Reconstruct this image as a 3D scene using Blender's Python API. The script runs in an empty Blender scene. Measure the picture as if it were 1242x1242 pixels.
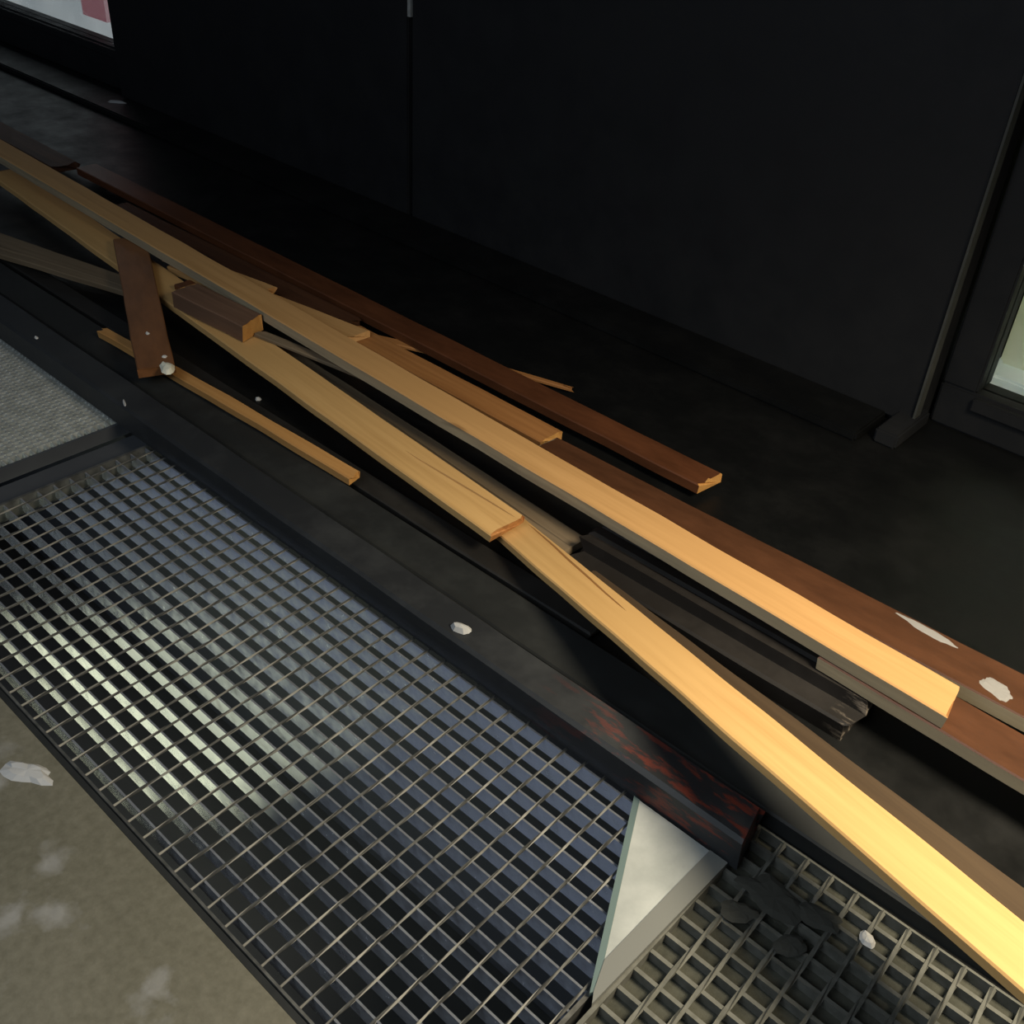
import bpy, bmesh, math, random
from mathutils import Vector, Matrix, noise
random.seed(7)
scene = bpy.context.scene
C = scene.collection
PI = math.pi

# ------------------------------------------------------------------ camera
cam = bpy.data.cameras.new('camera')
cam.sensor_fit = 'HORIZONTAL'
cam.angle = 2 * math.atan(621 / 1275)
cam.clip_start = .01
co = bpy.data.objects.new('camera', cam)
C.objects.link(co)
ROT = Matrix(((0.73248469, -0.43055707, 0.52733935),
              (0.6784604, 0.39773701, -0.61765423),
              (0.05619302, 0.81020114, 0.5834522)))
co.matrix_world = Matrix.Translation((0, 0, 1)) @ ROT.to_4x4()
scene.camera = co

# ------------------------------------------------------------------ world, lights, exposure
w = bpy.data.worlds.new('dim_passage')
scene.world = w
w.use_nodes = True
w.node_tree.nodes['Background'].inputs[0].default_value = (.55, .65, .8, 1)
w.node_tree.nodes['Background'].inputs[1].default_value = .05


def lamp(name, kind, loc, target, energy, color, size=.1, size_y=None, spot=None, blend=.5):
    d = bpy.data.lights.new(name, kind)
    d.energy = energy
    d.color = color
    if kind == 'AREA':
        d.shape = 'RECTANGLE'
        d.size = size
        d.size_y = size_y or size
    else:
        d.shadow_soft_size = size
    if kind == 'SPOT':
        d.spot_size = spot
        d.spot_blend = blend
    o = bpy.data.objects.new(name, d)
    C.objects.link(o)
    o.location = loc
    o.rotation_euler = (Vector(target) - Vector(loc)).to_track_quat('-Z', 'Y').to_euler()
    return o


lamp('warm_wall_lamp', 'SPOT', (.30, .95, 1.12), (-.05, .86, 0), 122, (1, .87, .64), .22, spot=math.radians(118), blend=1)
lamp('cool_shop_light', 'AREA', (-.55, -.85, 1.6), (-.75, .35, 0), 15, (.80, .91, 1), 1.2, .8)
scene.view_settings.view_transform = 'Standard'
scene.view_settings.look = 'None'
scene.view_settings.gamma = 1
scene.view_settings.use_curve_mapping = False
scene.view_settings.exposure = 0


# ------------------------------------------------------------------ materials
class NT:
    def __init__(s, name):
        s.m = bpy.data.materials.new(name)
        s.m.use_nodes = True
        s.t = s.m.node_tree
        s.b = s.t.nodes['Principled BSDF']

    def n(s, typ, **kw):
        nd = s.t.nodes.new(typ)
        for k, v in kw.items():
            if isinstance(k, str) and hasattr(nd, k):
                setattr(nd, k, v)
            else:
                nd.inputs[k].default_value = v
        return nd

    def l(s, a, b):
        s.t.links.new(a, b)

    def coords(s, scale=(1, 1, 1), kind='Object', loc=(0, 0, 0), rnd=True):
        tc = s.n('ShaderNodeTexCoord')
        mp = s.n('ShaderNodeMapping')
        mp.inputs['Scale'].default_value = scale
        mp.inputs['Location'].default_value = loc
        s.l(tc.outputs[kind], mp.inputs[0])
        if rnd:
            oi = s.n('ShaderNodeObjectInfo')
            ad = s.n('ShaderNodeVectorMath', operation='ADD')
            sc = s.n('ShaderNodeMath', operation='MULTIPLY')
            sc.inputs[1].default_value = 37.0
            s.l(oi.outputs['Random'], sc.inputs[0])
            s.l(mp.outputs[0], ad.inputs[0])
            s.l(sc.outputs[0], ad.inputs[1])
            return ad.outputs[0]
        return mp.outputs[0]

    def noise(s, vec, scale, detail=4, rough=.55):
        nd = s.n('ShaderNodeTexNoise')
        nd.inputs['Scale'].default_value = scale
        nd.inputs['Detail'].default_value = detail
        nd.inputs['Roughness'].default_value = rough
        s.l(vec, nd.inputs['Vector'])
        return nd.outputs['Fac']

    def ramp(s, fac, stops):
        r = s.n('ShaderNodeValToRGB')
        els = r.color_ramp.elements
        while len(els) < len(stops):
            els.new(.5)
        for e, (p, c) in zip(els, stops):
            e.position = p
            e.color = (*c, 1) if len(c) == 3 else c
        s.l(fac, r.inputs[0])
        return r.outputs[0]

    def mix(s, fac, a, b, blend='MIX'):
        m = s.n('ShaderNodeMix', data_type='RGBA', blend_type=blend)
        if isinstance(fac, (int, float)):
            m.inputs[0].default_value = fac
        else:
            s.l(fac, m.inputs[0])
        for i, v in ((6, a), (7, b)):
            if isinstance(v, tuple):
                m.inputs[i].default_value = (*v, 1)
            else:
                s.l(v, m.inputs[i])
        return m.outputs[2]

    def math(s, op, a, b=None):
        m = s.n('ShaderNodeMath', operation=op)
        for i, v in ((0, a), (1, b)):
            if v is None:
                continue
            if isinstance(v, (int, float)):
                m.inputs[i].default_value = v
            else:
                s.l(v, m.inputs[i])
        return m.outputs[0]

    def bump(s, h, strength=.3, dist=.002):
        b = s.n('ShaderNodeBump')
        b.inputs['Strength'].default_value = strength
        b.inputs['Distance'].default_value = dist
        s.l(h, b.inputs['Height'])
        s.l(b.outputs[0], s.b.inputs['Normal'])

    def set(s, color=None, rough=None, metal=None, spec=None):
        for k, v in (('Base Color', color), ('Roughness', rough), ('Metallic', metal), ('Specular IOR Level', spec)):
            if v is None:
                continue
            if isinstance(v, tuple):
                s.b.inputs[k].default_value = (*v, 1)
            elif isinstance(v, (int, float)):
                s.b.inputs[k].default_value = v
            else:
                s.l(v, s.b.inputs[k])
        return s.m


def wood(name, light, dark, knot=(.12, .05, .02), rough=.6):
    t = NT(name)
    v = t.coords((1.2, 26, 26))
    grain = t.noise(v, 3.0, 5, .6)
    v2 = t.coords((1.5, 6, 6))
    blot = t.noise(v2, 2.2, 2, .5)
    c1 = t.ramp(grain, [(.3, dark), (.62, light)])
    c2 = t.mix(t.ramp(blot, [(.35, (0, 0, 0)), (.75, (1, 1, 1))]), c1, tuple(.5 * a + .5 * b for a, b in zip(light, dark)))
    v3 = t.coords((5, 16, 16))
    kn = t.noise(v3, 1.3, 1, .4)
    c3 = t.mix(t.ramp(kn, [(.77, (0, 0, 0)), (.81, (1, 1, 1))]), c2, knot)
    t.bump(grain, .25, .001)
    return t.set(c3, rough, spec=.3)


def painted(name, paint, under, chip=.68, rough=.4, scale=22, lengthwise=3.0, amount=1.0):
    t = NT(name)
    v = t.coords((lengthwise, 10, 10))
    g = t.noise(v, 2.5, 5, .65)
    base = t.mix(t.ramp(g, [(.3, (0, 0, 0)), (.7, (1, 1, 1))]), paint, tuple(.55 * a for a in paint))
    v2 = t.coords((.35 * scale, scale, scale))
    n = t.noise(v2, 1.0, 6, .7)
    mask = t.ramp(n, [(chip, (0, 0, 0)), (chip + .03, (amount,) * 3)])
    col = t.mix(mask, base, under)
    t.bump(g, .2, .001)
    return t.set(col, rough, spec=.4)


M = {}
M['pine'] = wood('fresh_sawn_pine', (.66, .375, .15), (.53, .29, .108), (.2, .09, .03))
M['pine_pale'] = wood('pale_sawn_pine', (.69, .425, .17), (.56, .325, .12), (.2, .1, .035))
M['pine_brown'] = wood('aged_orange_pine', (.46, .21, .07), (.28, .115, .035))
M['weathered'] = wood('weathered_grey_brown_wood', (.24, .18, .115), (.11, .08, .05), (.04, .03, .02), .75)
M['grey_side'] = wood('greyed_plank_side', (.46, .38, .25), (.27, .22, .15), (.1, .08, .05), .75)
M['dull_brown'] = wood('umber_bounce_glow', (.085, .055, .03), (.045, .028, .016), (.02, .012, .008), .75)  # umber tone for the bounced glow beside the raised board
M['dark_wood'] = wood('dark_stained_wood', (.10, .042, .02), (.045, .018, .01), (.02, .01, .006), .55)
M['varnish_orange'] = painted('orange_varnished_wood', (.25, .105, .04), (.5, .4, .28), .74, .42)
M['stick'] = wood('yellowed_pine', (.60, .32, .11), (.42, .2, .06))
M['block'] = wood('grey_brown_stained_wood', (.22, .125, .08), (.10, .055, .035))
M['varnish'] = painted('brown_varnished_wood', (.115, .047, .022), (.5, .4, .28), .74, .42)
M['varnish_dark'] = painted('dark_brown_varnished_wood', (.135, .048, .02), (.3, .17, .08), .76, .42)
M['orange_end'] = wood('split_orange_wood', (.62, .33, .10), (.45, .21, .06))
M['white'] = NT('white_paint').set((.72, .70, .66), .7)
M['smear'] = NT('thin_grey_white_paint').set((.30, .29, .28), .8)
M['white_warm'] = NT('cream_filler').set((.86, .82, .66), .7)
M['grey_flake'] = NT('grey_mortar').set((.42, .42, .42), .8)


def black_paint(name, base=(.021, .0225, .025), rough=.38, dust=(.05, .053, .055), wear=None, spec=.4):
    t = NT(name)
    v = t.coords((1, 1, 1), rnd=False)
    n = t.noise(v, 9, 6, .65)
    col = t.mix(t.ramp(n, [(.45, (0, 0, 0)), (.8, (.6, .6, .6))]), base, dust)
    if wear:
        x0, x1, colr = wear
        tc = t.n('ShaderNodeTexCoord')
        sp = t.n('ShaderNodeSeparateXYZ')
        t.l(tc.outputs['Object'], sp.inputs[0])
        mr = t.n('ShaderNodeMapRange')
        t.l(sp.outputs[0], mr.inputs[0])
        mr.inputs[1].default_value = x0
        mr.inputs[2].default_value = x1
        vv = t.coords((14, 55, 55), rnd=False)
        nn = t.noise(vv, 1, 5, .7)
        mk = t.math('MULTIPLY', mr.outputs[0], t.ramp(nn, [(.52, (0, 0, 0)), (.6, (1, 1, 1))]))
        col = t.mix(mk, col, colr)
    t.bump(n, .15, .002)
    rr = t.ramp(n, [(.3, (rough,) * 3), (.8, (min(1, rough + .3),) * 3)])
    return t.set(col, rr, spec=spec)


M['black_timber'] = black_paint('chipped_black_paint', wear=(1.35, 1.62, (.16, .032, .02)))
M['black_timber2'] = black_paint('worn_black_brown_paint', (.013, .011, .010), .45, (.03, .025, .022), wear=(.20, .245, (.3, .25, .2)))
M['black_lath'] = black_paint('black_brown_lath_paint', (.014, .013, .012), .5, (.03, .027, .024))
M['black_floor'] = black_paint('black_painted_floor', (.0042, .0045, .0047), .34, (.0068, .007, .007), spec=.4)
M['black_wall'] = black_paint('matt_black_wall_panel', (.009, .0098, .012), .55, (.012, .013, .015))
M['black_frame'] = black_paint('black_metal_frame', (.010, .011, .013), .5, (.016, .016, .018))
M['edge_highlight'] = black_paint('panel_edge_highlight', (.05, .053, .05), .6, (.1, .1, .09))  # lighter than the panel, the edge highlight is put into the colour
M['strip'] = black_paint('dull_dark_steel', (.014, .0155, .016), .55, (.035, .038, .037))


def galvanised(name, a, b, rough, metal=.85):
    t = NT(name)
    v = t.coords((1, 1, 1), 'Object')
    n = t.noise(v, 60, 4, .6)
    col = t.ramp(n, [(.3, a), (.7, b)])
    rr = t.ramp(n, [(.3, (rough,) * 3), (.7, (rough + .15,) * 3)])
    t.bump(n, .1, .0005)
    return t.set(col, rr, metal)


M['bar'] = galvanised('galvanised_bearing_bar', (.24, .25, .28), (.34, .36, .40), .13, .55)
M['rod'] = galvanised('galvanised_cross_rod', (.10, .10, .095), (.19, .19, .18), .5, .7)
M['bar_dusty'] = galvanised('dusty_galvanised_bar', (.10, .10, .085), (.17, .17, .15), .65, .3)
M['fine'] = galvanised('pale_fine_mesh_steel', (.5, .52, .5), (.7, .72, .7), .45, .6)

# concrete with pale scuffs of their own shape
t = NT('stained_concrete')
v = t.coords((1, 1, 1), rnd=False)
n1 = t.noise(v, 3.2, 6, .6)
n2 = t.noise(v, 90, 4, .6)
n3 = t.noise(v, 9, 5, .62)
c = t.ramp(n1, [(.3, (.105, .098, .068)), (.7, (.17, .158, .12))])
c = t.mix(.35, c, t.ramp(n2, [(.3, (.08, .075, .055)), (.7, (.2, .19, .15))]))
c = t.mix(t.ramp(n3, [(.58, (0, 0, 0)), (.74, (.55, .55, .55))]), c, (.30, .30, .30))
tc = t.n('ShaderNodeTexCoord')
wob = t.n('ShaderNodeTexNoise')
wob.inputs['Scale'].default_value = 26
wob.inputs['Detail'].default_value = 4
t.l(tc.outputs['Object'], wob.inputs['Vector'])
wv = t.n('ShaderNodeVectorMath', operation='MULTIPLY_ADD')
t.l(wob.outputs['Color'], wv.inputs[0])
wv.inputs[1].default_value = (.07, .07, 0)
t.l(tc.outputs['Object'], wv.inputs[2])
for (sx, sy, r, a) in ((-.80, .215, .026, .3), (-.742, .185, .024, .35), (-.77, .155, .016, .25), (-.60, .215, .018, .3), (-.63, .075, .014, .4), (-.97, .21, .035, .3)):
    d = t.n('ShaderNodeVectorMath', operation='DISTANCE')
    t.l(wv.outputs[0], d.inputs[0])
    d.inputs[1].default_value = (sx + .035, sy + .035, 0)
    mk = t.ramp(t.math('DIVIDE', d.outputs['Value'], r), [(.35, (a, a, a)), (1.0, (0, 0, 0))])
    c = t.mix(mk, c, (.42, .42, .43))
t.bump(n2, .3, .002)
M['concrete'] = t.set(c, .75, spec=.3)

t = NT('olive_silt')
v = t.coords((1, 1, 1), rnd=False)
n1 = t.noise(v, 26, 6, .65)
t.bump(n1, .6, .006)
M['silt'] = t.set(t.ramp(n1, [(.3, (.03, .031, .022)), (.7, (.07, .07, .054))]), .9)
M['pit'] = black_paint('dark_pit_render', (.05, .054, .062), .8, (.075, .08, .09))
M['clump'] = NT('dark_grey_dirt').set((.06, .06, .052), 1, spec=.1)

t = NT('white_sheet')
v = t.coords((1, 1, 1), rnd=False)
n1 = t.noise(v, 14, 5, .6)
M['sheet'] = t.set(t.ramp(n1, [(.3, (.28, .30, .295)), (.7, (.44, .46, .45))]), .45)
M['sheet_rim'] = NT('grey_sheet_rim').set((.17, .175, .165), .5)
M['sheet_edge'] = NT('teal_cut_edge').set((.12, .17, .17), .35)


def emit(name, col, strength, base=(.5, .5, .5)):
    t = NT(name)
    t.b.inputs['Emission Color'].default_value = (*col, 1)
    t.b.inputs['Emission Strength'].default_value = strength
    return t.set(base, .4)


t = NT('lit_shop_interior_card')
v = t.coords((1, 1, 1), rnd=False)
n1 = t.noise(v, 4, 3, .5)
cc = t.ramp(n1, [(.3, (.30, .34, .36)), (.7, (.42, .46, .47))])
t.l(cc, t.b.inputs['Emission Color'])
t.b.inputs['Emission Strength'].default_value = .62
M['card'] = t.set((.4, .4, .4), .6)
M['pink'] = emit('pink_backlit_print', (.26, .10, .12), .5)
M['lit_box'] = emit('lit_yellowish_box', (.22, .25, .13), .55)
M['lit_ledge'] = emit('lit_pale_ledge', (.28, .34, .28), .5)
M['glow_warm'] = emit('added_warm_glow', (.95, 1, .68), 2.5)  # added warm glow for the grating bars to reflect
M['glow_blue'] = emit('added_blue_glow', (.47, .58, .80), .6)  # added bluish glow for the grating bars to reflect
t = NT('clear_glass')
t.b.inputs['Transmission Weight'].default_value = 1
t.b.inputs['IOR'].default_value = 1.1
M['glass'] = t.set((.95, .97, .97), .02)


# ------------------------------------------------------------------ builders
def link(name, me, mat, parent=None):
    o = bpy.data.objects.new(name, me)
    C.objects.link(o)
    if mat is not None and not me.materials:
        me.materials.append(mat)
    if parent is not None:
        o.parent = parent
    return o


def tag(o, label=None, cat=None, group=None, kind=None):
    for k, v in (('label', label), ('category', cat), ('group', group), ('kind', kind)):
        if v:
            o[k] = v
    return o


def empty(name, loc):
    o = bpy.data.objects.new(name, None)
    o.empty_display_size = .05
    C.objects.link(o)
    o.location = loc
    return o


def bm_box(bm, x0, x1, y0, y1, z0, z1):
    vs = [bm.verts.new(p) for p in ((x0, y0, z0), (x1, y0, z0), (x1, y1, z0), (x0, y1, z0),
                                    (x0, y0, z1), (x1, y0, z1), (x1, y1, z1), (x0, y1, z1))]
    for f in ((3, 2, 1, 0), (4, 5, 6, 7), (0, 1, 5, 4), (1, 2, 6, 5), (2, 3, 7, 6), (3, 0, 4, 7)):
        bm.faces.new([vs[i] for i in f])


def to_mesh(bm, name, smooth=False):
    bmesh.ops.recalc_face_normals(bm, faces=bm.faces)
    me = bpy.data.meshes.new(name)
    bm.to_mesh(me)
    bm.free()
    if smooth:
        for p in me.polygons:
            p.use_smooth = True
    return me


def box(name, x0, x1, y0, y1, z0, z1, mat, parent=None, bevel=0):
    bm = bmesh.new()
    bm_box(bm, x0, x1, y0, y1, z0, z1)
    if bevel:
        bmesh.ops.bevel(bm, geom=bm.edges[:], offset=bevel, segments=2, affect='EDGES')
    return link(name, to_mesh(bm, name), mat, parent)


def struct(name, x0, x1, y0, y1, z0, z1, mat, bevel=0, parent=None):
    o = box(name, x0, x1, y0, y1, z0, z1, mat, parent, bevel)
    if parent is None:
        o['kind'] = 'structure'
    return o


def plank(name, A, B, width, thick, mat, wB=None, bow=0., sway=0., jagA=.004, jagB=.004, skewA=0., skewB=0.,
          roll=0., groove=None, seed=0, bevel=.002, end_mat=None, n=36, side_mat=None):
    """A, B: centres of the top face at both ends.  Length runs along local x."""
    A, B = Vector(A), Vector(B)
    L = (B - A).length
    ax = (B - A).normalized()
    ay = Vector((0, 0, 1)).cross(ax).normalized()
    az = ax.cross(ay)
    if roll:
        q = Matrix.Rotation(roll, 3, ax)
        ay = q @ ay
        az = q @ az
    rot = Matrix((ax, ay, az)).transposed()
    rnd = random.Random(seed * 77 + 5)
    wB = wB or width
    vs_ja = [rnd.uniform(-1, 1) for _ in range(12)]
    vs_jb = [rnd.uniform(-1, 1) for _ in range(12)]
    bm = bmesh.new()
    rings = []
    for i in range(n + 1):
        s = i / n
        wd = (width + (wB - width) * s)
        h = wd / 2
        e1 = noise.noise((s * L * 9, seed, 0)) * .0016
        e2 = noise.noise((s * L * 9, seed, 7)) * .0016
        lo, hi = -h + e1, h + e2
        prof = [(lo, -thick), (lo, -bevel), (lo + bevel, 0), (lo * .55, 0)]
        gv, gw, gd = 0, .0004, 0
        if groove:
            g0, g1, v0, v1, gw_, gd_ = groove
            k = min(max((s - g0) / (g1 - g0), 0), 1)
            gv = (v0 + (v1 - v0) * k) * h
            if g0 <= s <= g1:
                f = math.sin(PI * (.08 + .92 * k)) ** .5 if k < 1 else 0
                gw = .0004 + gw_ * f
                gd = gd_ * f
            gv += noise.noise((s * 14, seed, 3)) * .0012
        prof += [(gv - gw, 0), (gv, -gd), (gv + gw, 0), (max(hi * .72, gv + gw + .002), 0), (hi - bevel, 0), (hi, -bevel), (hi, -thick)]
        prof.sort(key=lambda p: 0) if False else None
        if gv - gw < lo * .55:
            prof[3] = (min(lo * .55, (lo + bevel + gv - gw) / 2), 0)
        ring = []
        for k, (v, z) in enumerate(prof):
            x = s * L
            ja = jagA * vs_ja[k] + skewA * (v / wd)
            jb = jagB * vs_jb[k] + skewB * (v / wd)
            x += ja * max(0, 1 - s * n) + jb * max(0, 1 - (1 - s) * n)
            zz = z + bow * 4 * s * (1 - s) + noise.noise((s * L * 4, seed, 11)) * .0008
            yy = v + sway * 4 * s * (1 - s)
            ring.append(bm.verts.new((x - L / 2, yy, zz + thick)))
        rings.append(ring)
    m = len(rings[0])
    for a, b in zip(rings, rings[1:]):
        for k in range(m):
            k2 = (k + 1) % m
            fc = bm.faces.new((a[k], b[k], b[k2], a[k2]))
            if side_mat and k == 0:
                fc.material_index = 2
    fa = bm.faces.new(rings[0][::-1])
    fb = bm.faces.new(rings[-1])
    if end_mat:
        fa.material_index = 1
        fb.material_index = 1
    me = to_mesh(bm, name)
    me.materials.append(mat)
    if end_mat:
        me.materials.append(end_mat)
    if side_mat:
        me.materials.append(side_mat)
    o = link(name, me, None)
    mid = (A + B) / 2 - az * thick
    o.matrix_world = Matrix.Translation(mid) @ rot.to_4x4()
    return o


def extrude_profile(name, prof, x0, x1, mat, jag=.006, n=30, seed=1):
    """prof: closed list of (y, z); extruded along x with ragged ends. Object origin at x-middle."""
    rnd = random.Random(seed)
    bm = bmesh.new()
    xm = (x0 + x1) / 2
    ym = sum(p[0] for p in prof) / len(prof)
    rings = []
    ja = [rnd.uniform(-1, 1) * jag for _ in prof]
    jb = [rnd.uniform(-1, 1) * jag for _ in prof]
    for i in range(n + 1):
        s = i / n
        r = []
        for k, (y, z) in enumerate(prof):
            x = x0 + (x1 - x0) * s
            if i == 0:
                x += ja[k]
            if i == n:
                x += jb[k]
            e = noise.noise((x * 6, k * 3.1, seed)) * .0012 if z > .004 else 0
            r.append(bm.verts.new((x - xm, y - ym + e, z + e * .5)))
        rings.append(r)
    m = len(prof)
    for a, b in zip(rings, rings[1:]):
        for k in range(m):
            bm.faces.new((a[k], b[k], b[(k + 1) % m], a[(k + 1) % m]))
    bm.faces.new(rings[0][::-1])
    bm.faces.new(rings[-1])
    o = link(name, to_mesh(bm, name), mat)
    o.location = (xm, ym, 0)
    return o


def flake(name, loc, rx, ry, h, mat, seed, rot=0, k=11):
    """irregular low lump: ragged outline, domed top"""
    rnd = random.Random(seed)
    bm = bmesh.new()
    outer, inner = [], []
    for i in range(k):
        a = 2 * PI * i / k
        r = .92 + .38 * noise.noise((math.cos(a) * 1.3, math.sin(a) * 1.3, seed * 3.7)) + rnd.uniform(-.05, .05)
        outer.append(bm.verts.new((rx * r * math.cos(a), ry * r * math.sin(a), 0)))
        r2 = r * rnd.uniform(.6, .72)
        inner.append(bm.verts.new((rx * r2 * math.cos(a), ry * r2 * math.sin(a), h * rnd.uniform(.6, 1))))
    top = bm.verts.new((0, 0, h * rnd.uniform(.8, 1.2)))
    for i in range(k):
        j = (i + 1) % k
        bm.faces.new((outer[i], outer[j], inner[j], inner[i]))
        bm.faces.new((inner[i], inner[j], top))
    bm.faces.new(outer[::-1])
    o = link(name, to_mesh(bm, name, False), mat)
    o.location = loc
    o.rotation_euler = (0, 0, rot)
    return o


# ------------------------------------------------------------------ the setting
fl = struct('floor', -4.6, 2.4, -2.6, .288, -.12, 0, M['concrete'])
tag(fl, 'olive grey concrete paving with pale scuffs beside the grating')
fb = struct('floor_back', -5.2, 2.4, .8135, 2.1, -.12, 0, M['black_floor'])
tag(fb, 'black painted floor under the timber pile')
struct('wall_pit_back', -4.6, 2.4, .8135, .86, -.75, -.121, M['pit'])
struct('wall_pit_front', -4.6, 2.4, .245, .27, -.75, -.125, M['pit'])
struct('floor_pit', -4.6, 2.4, .25, .86, -.80, -.75, M['pit'])
fs = struct('floor_dirt', -.278, 1.2, .30, .809, -.05, -.015, M['silt'])
tag(fs, 'olive silt packed under the right hand grating')

# unseen glowing panes added in the near pit wall to light the grating bars
glow_root = empty('added_glow_panes', (-1.4, .272, -.35))
glow_root['kind'] = 'structure'
box('added_glow_pane', -.10, .44, 0, .004, -.08, .165, M['glow_warm'], glow_root)
box('added_glow_pane', -.9, 1.35, 0, .004, -.39, -.17, M['glow_blue'], glow_root)
for (a, b, c_, d) in ((-.94, 1.39, -.17, -.14), (-.94, 1.39, -.41, -.39), (-.94, -.9, -.39, -.17), (1.35, 1.39, -.39, -.17),
                      (-.13, -.10, -.14, .195), (.44, .47, -.14, .195), (-.10, .44, .165, .195), (-.10, .44, -.14, -.08)):
    box('glow_pane_frame', a, b, -.002, .012, c_, d, M['black_frame'], glow_root)

# building front: black panels, low plinth, glazed bays either side
wl = struct('wall_back', -3.36, -.57, 1.83, 2.1, 0, 2.6, M['black_wall'])
tag(wl, 'matt black panelled shopfront wall')
pa = box('wall_panel', -3.36, -1.972, 1.812, 1.832, .012, 2.6, M['black_wall'], None, .003)
pa.parent = wl
pb = box('wall_panel', -1.958, -.568, 1.812, 1.832, .012, 2.6, M['black_wall'], None, .003)
pb.parent = wl
struct('baseboard_back', -5.2, -.62, 1.69, 1.812, 0, .02, M['black_floor'], .004)
tr = struct('trim_1', -.6, -.555, 1.72, 1.86, 0, .03, M['black_wall'], .004)
jc = box('joint_light', -1.970, -1.960, 1.809, 1.83, .492, .60, M['fine'])  # pale strip stands in for light coming through the panel joint
jc.parent = wl


et = box('edge_highlight', -.568, -.5635, 1.805, 1.83, .03, 2.6, M['edge_highlight'])  # thin pale strip paints the highlight along the panel edge
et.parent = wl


def glazed(name, x0, x1, y, zrail, h, sw=.1):
    r = empty(name, ((x0 + x1) / 2, y, 0))
    r['kind'] = 'structure'
    a, b = x0 - (x0 + x1) / 2, x1 - (x0 + x1) / 2
    box('bottom_rail', a, b, -.02, .05, 0, zrail, M['black_frame'], r, .004)
    box('glazing_bead', a + sw, b - sw, -.032, -.018, zrail - .03, zrail - .005, M['black_frame'], r, .002)
    box('stile', a, a + sw, -.02, .05, zrail, h, M['black_frame'], r, .004)
    box('stile', b - sw, b, -.02, .05, zrail, h, M['black_frame'], r, .004)
    box('top_rail', a, b, -.02, .05, h, h + .1, M['black_frame'], r, .004)
    box('pane', a + sw, b - sw, .01, .016, zrail, h, M['glass'], r)
    return r


w1 = glazed('window_1', -5.1, -3.26, 1.90, .135, 2.4)
w2 = glazed('door_1', -.56, .9, 1.90, .085, 2.4, .068)
struct('wall_interior', -5.2, 1.2, 2.9, 2.95, 0, 2.6, M['black_wall'])
struct('floor_interior', -5.2, 1.2, 2.1, 2.9, -.05, .0, M['black_floor'])

card = box('display_board', -5.0, -3.30, 2.0, 2.02, .03, 1.0, M['card'])
tag(card, 'pale lit display board standing behind the glass beside the black panel', 'board')
ps = box('pink_print', -3.86, -3.70, 1.985, 1.999, .165, .9, M['pink'])
tag(ps, 'dull pink print leaning on the pale display board', 'print')
sb = box('lit_box', -.515, .2, 2.04, 2.25, .087, .6, M['lit_box'], None, .006)
tag(sb, 'yellowish lit carton standing behind the glass door', 'box')
sl = box('pale_ledge', -.525, .3, 1.985, 2.3, .0, .085, M['lit_ledge'], None, .005)
tag(sl, 'pale low shelf under the lit carton behind the glass door', 'shelf')

# ------------------------------------------------------------------ gratings
PX, PY, YT = .031, .0277, .7324


def bar_mesh(name, lx, ly, z0, z1, mat):
    bm = bmesh.new()
    bm_box(bm, -lx / 2, lx / 2, -ly / 2, ly / 2, z0, z1)
    me = to_mesh(bm, name)
    me.materials.append(mat)
    return me


def rod_mesh(name, ly, mat, r=.0020):
    """twisted square rod along y"""
    bm = bmesh.new()
    n = 14
    rings = []
    for i in range(n + 1):
        a0 = i * .9
        rings.append([bm.verts.new((r * math.cos(a0 + k * PI / 2), -ly / 2 + ly * i / n, -.0012 + r * math.sin(a0 + k * PI / 2))) for k in range(4)])
    for a, b in zip(rings, rings[1:]):
        for k in range(4):
            bm.faces.new((a[k], b[k], b[(k + 1) % 4], a[(k + 1) % 4]))
    bm.faces.new(rings[0])
    bm.faces.new(rings[-1][::-1])
    me = to_mesh(name=name, bm=bm)
    me.materials.append(mat)
    return me


def grating(x0, x1, y0, y1, mbar, mrod, mframe, label, xs0, tb=.0026, rr=.0020):
    xm, ym = (x0 + x1) / 2, (y0 + y1) / 2
    r = empty('floor_grating', (xm, ym, 0))
    tag(r, label, 'grating', 'gratings over the light well')
    me_b = bar_mesh('bearing_bar', x1 - x0 - .008, tb, -.025, -.0015, mbar)
    me_r = rod_mesh('cross_rod', y1 - y0 - .004, mrod, rr)
    y = YT - 15 * PY
    while y < y1 - .004:
        if y > y0 + .004:
            o = link('bearing_bar', me_b, None, r)
            o.location = (0, y - ym, 0)
        y += PY
    x = xs0
    while x < x1 - .006:
        if x > x0 + .006:
            o = link('cross_rod', me_r, None, r)
            o.location = (x - xm, 0, 0)
        x += PX
    for (a, b, c_, d) in ((x0, x0 + .005, y0, y1), (x1 - .005, x1, y0, y1), (x0 + .005, x1 - .005, y0, y0 + .003), (x0 + .005, x1 - .005, y1 - .003, y1)):
        box('edge_frame', a - xm, b - xm, c_ - ym, d - ym, -.028, .001, mframe, r)
    return r


grating(-1.467, -.288, .297, .8125, M['bar'], M['rod'], M['rod'], 'steel floor grating with clean blue grey bars, in front of the long black beam', -1.4447)
grating(-.280, 1.0, .297, .8125, M['bar_dusty'], M['bar_dusty'], M['bar_dusty'], 'dusty silted steel floor grating beside the chipped red end of the beam', -.2443, .0048, .0034)

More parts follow.
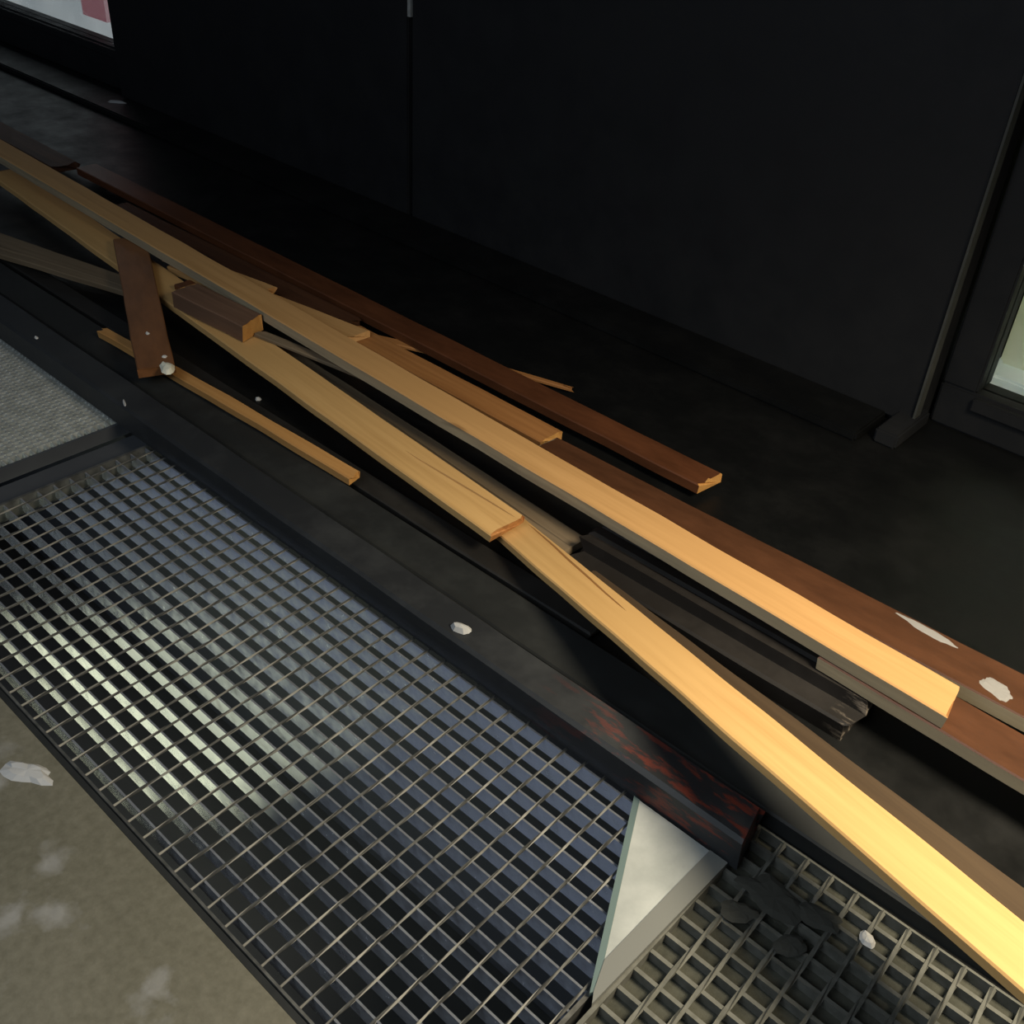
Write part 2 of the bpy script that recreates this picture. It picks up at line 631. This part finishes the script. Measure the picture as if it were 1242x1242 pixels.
fg = empty('fine_grating', (-2.5, .5545, 0))
tag(fg, 'pale fine mesh grating beyond the dark gap', 'grating', 'gratings over the light well')
bm = bmesh.new()
x = -3.9
while x < -1.578:
    bm_box(bm, x + 2.5 - .0016, x + 2.5 + .0016, -.25, .25, -.02, -.001)
    x += .0125
y = -.24
while y < .245:
    bm_box(bm, -1.4, .93, y - .0012, y + .0012, -.012, -.002)
    y += .0125
mesh_o = link('fine_mesh', to_mesh(bm, 'fine_mesh'), M['fine'], fg)
mesh_o['kind'] = 'stuff'
for (a, b, c_, d) in ((-1.42, -1.4, -.255, .255), (.93, .936, -.255, .255), (-1.4, .93, -.255, -.25), (-1.4, .93, .25, .255)):
    box('edge_frame', a, b, c_, d, -.028, -.003, M['pit'], fg)
# bearing rail for the gratings
struct('trim_2', -4.6, 2.4, .270, .2955, -.12, -.030, M['strip'])
struct('trim_3', -4.6, 2.4, .2885, .2955, -.030, -.001, M['strip'])
struct('trim_4', -1.555, -1.468, .297, .8125, -.035, -.029, M['pit'])

# dark steel threshold strip behind the gratings
th = extrude_profile('threshold_strip', [(.8165, 0), (.8165, .021), (.8195, .024), (.890, .024), (.893, .021), (.893, 0)], -4.0, 1.4, M['strip'], .001)
tag(th, 'flat dark steel strip running behind the long black beam', 'strip')

# triangular sheet
tri = empty('triangular_sheet', (-.31, .66, .002))
tag(tri, 'white triangular sheet with grey rim wedged against the black beam', 'sheet')


def prism(name, pts, z0, z1, mat, parent):
    bm = bmesh.new()
    lo = [bm.verts.new((p[0] + .31, p[1] - .66, z0)) for p in pts]
    hi = [bm.verts.new((p[0] + .31, p[1] - .66, z1)) for p in pts]
    bm.faces.new(lo[::-1])
    bm.faces.new(hi)
    for i in range(len(pts)):
        j = (i + 1) % len(pts)
        bm.faces.new((lo[i], lo[j], hi[j], hi[i]))
    return link(name, to_mesh(bm, name), mat, parent)


prism('face', [(-.300, .545), (-.2985, .7345), (-.398, .7345)], 0, .005, M['sheet'], tri)
prism('rim', [(-.2795, .500), (-.2745, .7345), (-.2985, .7345), (-.300, .545), (-.2865, .511)], 0, .007, M['sheet_rim'], tri)
prism('cut_edge', [(-.2865, .511), (-.300, .545), (-.398, .7345), (-.4065, .7345), (-.2885, .507)], 0, .006, M['sheet_edge'], tri)

# ------------------------------------------------------------------ black timbers
b1 = extrude_profile('timber_beam', [(.7375, .003), (.7375, .046), (.742, .051), (.790, .052), (.794, .047), (.794, .003)], -3.6, -.272, M['black_timber'], .010, 60, 4)
tag(b1, 'long black painted beam with a chipped red end, resting on the gratings', 'timber beam')
b2 = extrude_profile('rebated_timber', [(1.000, 0), (1.000, .026), (1.004, .029), (1.034, .029), (1.036, .049), (1.050, .050), (1.053, .044), (1.058, .044), (1.061, .050), (1.076, .050), (1.079, .045), (1.084, .045), (1.087, .050), (1.096, .049), (1.098, .045), (1.098, 0)],
                     -.74, -.272, M['black_timber2'], .008, 20, 9)
tag(b2, 'short grooved black timber with a splintered pale end, under the longest pine batten', 'timber')
b3 = extrude_profile('flat_black_lath', [(.910, 0), (.910, .012), (.913, .014), (.948, .014), (.951, .011), (.951, 0)], -3.4, -.62, M['black_lath'], .004, 40, 3)
tag(b3, 'thin black lath lying along the edge of the black floor', 'lath')

# ------------------------------------------------------------------ planks
G = 'loose planks in the pile'


def P(o, label, cat='plank'):
    return tag(o, label, cat, G)


# longest pale batten on top of the pile
P(plank('pine_batten', (-3.05, 1.176, .094), (-.182, 1.067, .094), .062, .021, M['pine'], bow=.002, seed=1, skewB=-.012, jagB=.002, n=60, end_mat=M['pine_brown'], side_mat=M['grey_side']),
  'longest pale pine batten lying on top of the whole pile', 'batten')
P(plank('pine_board', (-2.80, 1.151, .047), (-.829, .963, .062), .078, .014, M['pine_pale'], wB=.074, seed=2, groove=(.88, 1.0, .15, .62, .0016, .008), skewB=-.006, n=60, end_mat=M['pine_brown']),
  'pale pine board with a split end, lying on the rising board', 'board')
P(plank('pine_board', (-.875, 1.004, .030), (.15, .626, .2515), .061, .012, M['pine_pale'], seed=3, groove=(.05, .30, .82, .45, .0016, .008), n=60),
  'bright pine board with a long crack, rising out of the pile', 'board')
P(plank('bounce_glow_board', (-.68, .973, .051), (.17, .686, .212), .034, .012, M['dull_brown'], wB=.085, seed=4, n=30),  # added board, its brown stands in for light bounced off the pine board
  'dark brown board added as bounce glow under the bright rising pine board', 'board')
P(plank('pine_stick', (-1.834, .873, .0405), (-1.110, .904, .0405), .022, .014, M['stick'], wB=.027, seed=5, bow=.003, skewB=-.006, end_mat=M['orange_end']),
  'thin orange pine stick poking out from under the short brown board', 'stick')
sb_ = plank('varnished_board', (-2.14, 1.120, .073), (-1.578, .836, .073), .070, .018, M['varnish_orange'], wB=.066, seed=6, roll=.04)
P(sb_, 'short brown varnished board laid crosswise under the longest batten', 'board')
P(plank('weathered_board', (-2.717, .840, .0375), (-1.956, 1.032, .0375), .11, .012, M['weathered'], wB=.055, seed=7, jagB=.02, groove=(.1, .95, -.5, -.3, .004, .008)),
  'weathered grey brown board with a split edge, under the short brown board', 'board')
P(plank('splinter', (-1.585, 1.066, .066), (-1.12, 1.154, .050), .022, .006, M['weathered'], wB=.012, seed=8, jagA=.01, jagB=.02),
  'thin grey splinter sticking out beside the orange block', 'splinter')
P(plank('weathered_board', (-1.62, 1.092, .020), (-.76, 1.043, .020), .075, .014, M['weathered'], wB=.06, seed=9, jagB=.002, groove=(.3, 1, .4, -.2, .002, .006)),
  'dull grey board in the gap between the two longest pine boards', 'board')
P(plank('brown_plank', (-1.53, 1.246, .035), (-.980, 1.240, .035), .056, .018, M['pine_brown'], seed=10, jagB=.003, end_mat=M['orange_end']),
  'brown pine plank ending halfway behind the longest batten')
P(plank('dark_batten', (-2.75, 1.350, .034), (-.712, 1.338, .034), .060, .018, M['varnish_dark'], seed=11, jagB=.003, skewB=.006, n=50, end_mat=M['orange_end']),
  'long dark brown batten with an orange cut end, nearest the black wall', 'batten')
P(plank('splinter', (-1.50, 1.285, .016), (-1.10, 1.429, .014), .026, .006, M['pine_brown'], wB=.010, seed=12, jagA=.01, jagB=.015, sway=.008),
  'pale curved splinter passing under the long dark batten', 'splinter')
P(plank('pine_plank', (-2.0, 1.150, .050), (-1.482, 1.224, .050), .054, .014, M['pine'], seed=13, jagB=.006, skewB=.01),
  'pale pine plank with a rounded end, beside the longest batten')
P(plank('pine_strip', (-2.02, 1.146, .0715), (-1.72, 1.190, .0715), .042, .016, M['pine'], seed=14, jagB=.008),
  'short pine strip squeezed between the longest batten and the rounded pine plank', 'strip')
P(plank('varnished_board', (-.345, 1.076, .072), (.12, 1.058, .072), .072, .020, M['varnish'], seed=15, end_mat=M['weathered'], side_mat=M['grey_side']),
  'brown varnished board under the cut end of the longest batten', 'board')
P(plank('varnished_plank', (-.955, 1.184, .052), (.16, 1.199, .052), .080, .022, M['varnish'], seed=16, bow=.0, n=40, end_mat=M['weathered'], side_mat=M['grey_side']),
  'brown varnished plank with white smears, behind the longest batten')
bl = plank('broken_block', (-1.80, 1.044, .092), (-1.592, 1.055, .092), .062, .034, M['block'], seed=17, jagB=.004, skewB=-.02, end_mat=M['orange_end'])
P(bl, 'short brown block with a bright orange broken end', 'block')
P(plank('dark_plank', (-3.6, 1.33, .034), (-2.79, 1.31, .034), .075, .020, M['dark_wood'], seed=18, jagB=.02),
  'dark weathered plank beside the pale display window', 'plank')
P(plank('dark_plank', (-2.45, 1.266, .030), (-1.56, 1.276, .030), .055, .020, M['dark_wood'], seed=19, jagB=.01),
  'dark stained plank in the shade between pine plank and dark batten', 'plank')
P(plank('thin_brown_lath', (-1.87, 1.082, .068), (-1.62, 1.084, .068), .04, .010, M['varnish_dark'], seed=20, jagB=.01),
  'thin brown lath under the short brown block', 'lath')
pr = box('timber_block', .115, .165, .60, .72, .002, .180, M['black_timber2'], None, .004)
tag(pr, 'upright black timber block under the raised end of the pine board', 'block')

# ------------------------------------------------------------------ flakes and crumbs
FL = 'pale flakes and crumbs'
tag(flake('mortar_crumb', (-.722, .757, .052), .016, .010, .008, M['grey_flake'], 3, .5), 'pale mortar crumb on top of the long black beam', 'crumb', FL)
tag(flake('filler_lump', (-1.560, .848, .073), .026, .013, .008, M['white_warm'], 5, -.3), 'cream lump of filler on the end of the short brown board', 'lump', FL)
tag(flake('paint_flake', (-1.60, .868, .073), .007, .005, .003, M['white'], 6), 'tiny white flake beside the cream lump of filler', 'flake', FL)
tag(flake('paint_flake', (-1.70, .895, .074), .006, .004, .003, M['white'], 16), 'tiny white flake in the middle of the short brown board', 'flake', FL)
tag(flake('paint_flake', (-1.857, .752, .052), .006, .004, .003, M['white'], 7), 'white speck on the edge of the long black beam', 'flake', FL)
tag(flake('wood_sliver', (-1.535, .745, .052), .014, .003, .002, M['grey_flake'], 8, -.4), 'grey sliver on top of the long black beam', 'sliver', FL)
tag(flake('mortar_crumb', (-1.47, .972, .0), .006, .006, .005, M['grey_flake'], 9), 'small grey crumb on the black floor beside the thin orange stick', 'crumb', FL)
tag(flake('paper_scrap', (-.935, .255, .0), .036, .016, .006, M['grey_flake'], 10, .45, 17), 'white scrap on the concrete at the grating edge', 'scrap', FL)
tag(flake('paint_flake', (-.118, .765, .001), .012, .008, .005, M['white'], 11, -.6), 'white flake lying on the dusty grating', 'flake', FL)
tag(flake('paint_smear', (-.275, 1.222, .0515), .055, .009, .0018, M['smear'], 12, -.06, 23), 'long white smear along the back edge of the brown plank', 'smear', FL)
tag(flake('paint_smear', (-.160, 1.178, .0515), .028, .020, .0018, M['smear'], 13, -.3, 23), 'white smear beside the cut end of the longest batten', 'smear', FL)
tag(flake('metal_tag', (-3.29, 1.755, .020), .035, .012, .006, M['grey_flake'], 15, .6), 'small pale tag at the corner of the black wall panel', 'tag')
for i, (x, y, rx, ry, lb) in enumerate((
        (-.215, .737, .043, .022, 'widest dark dirt clump caked on the dusty grating below the beam end'),
        (-.168, .752, .028, .018, 'dark dirt clump beside the white flake on the dusty grating'),
        (-.232, .696, .022, .014, 'small dark dirt clump beside the rim of the triangular sheet'),
        (-.172, .700, .020, .013, 'smallest round dirt clump out on the bars of the dusty grating'))):
    tag(flake('dirt_clump', (x, y, .0022), rx, ry, .003, M['clump'], 30 + i, .3 * i, 19), lb, 'dirt', 'dirt clumps on the dusty grating')
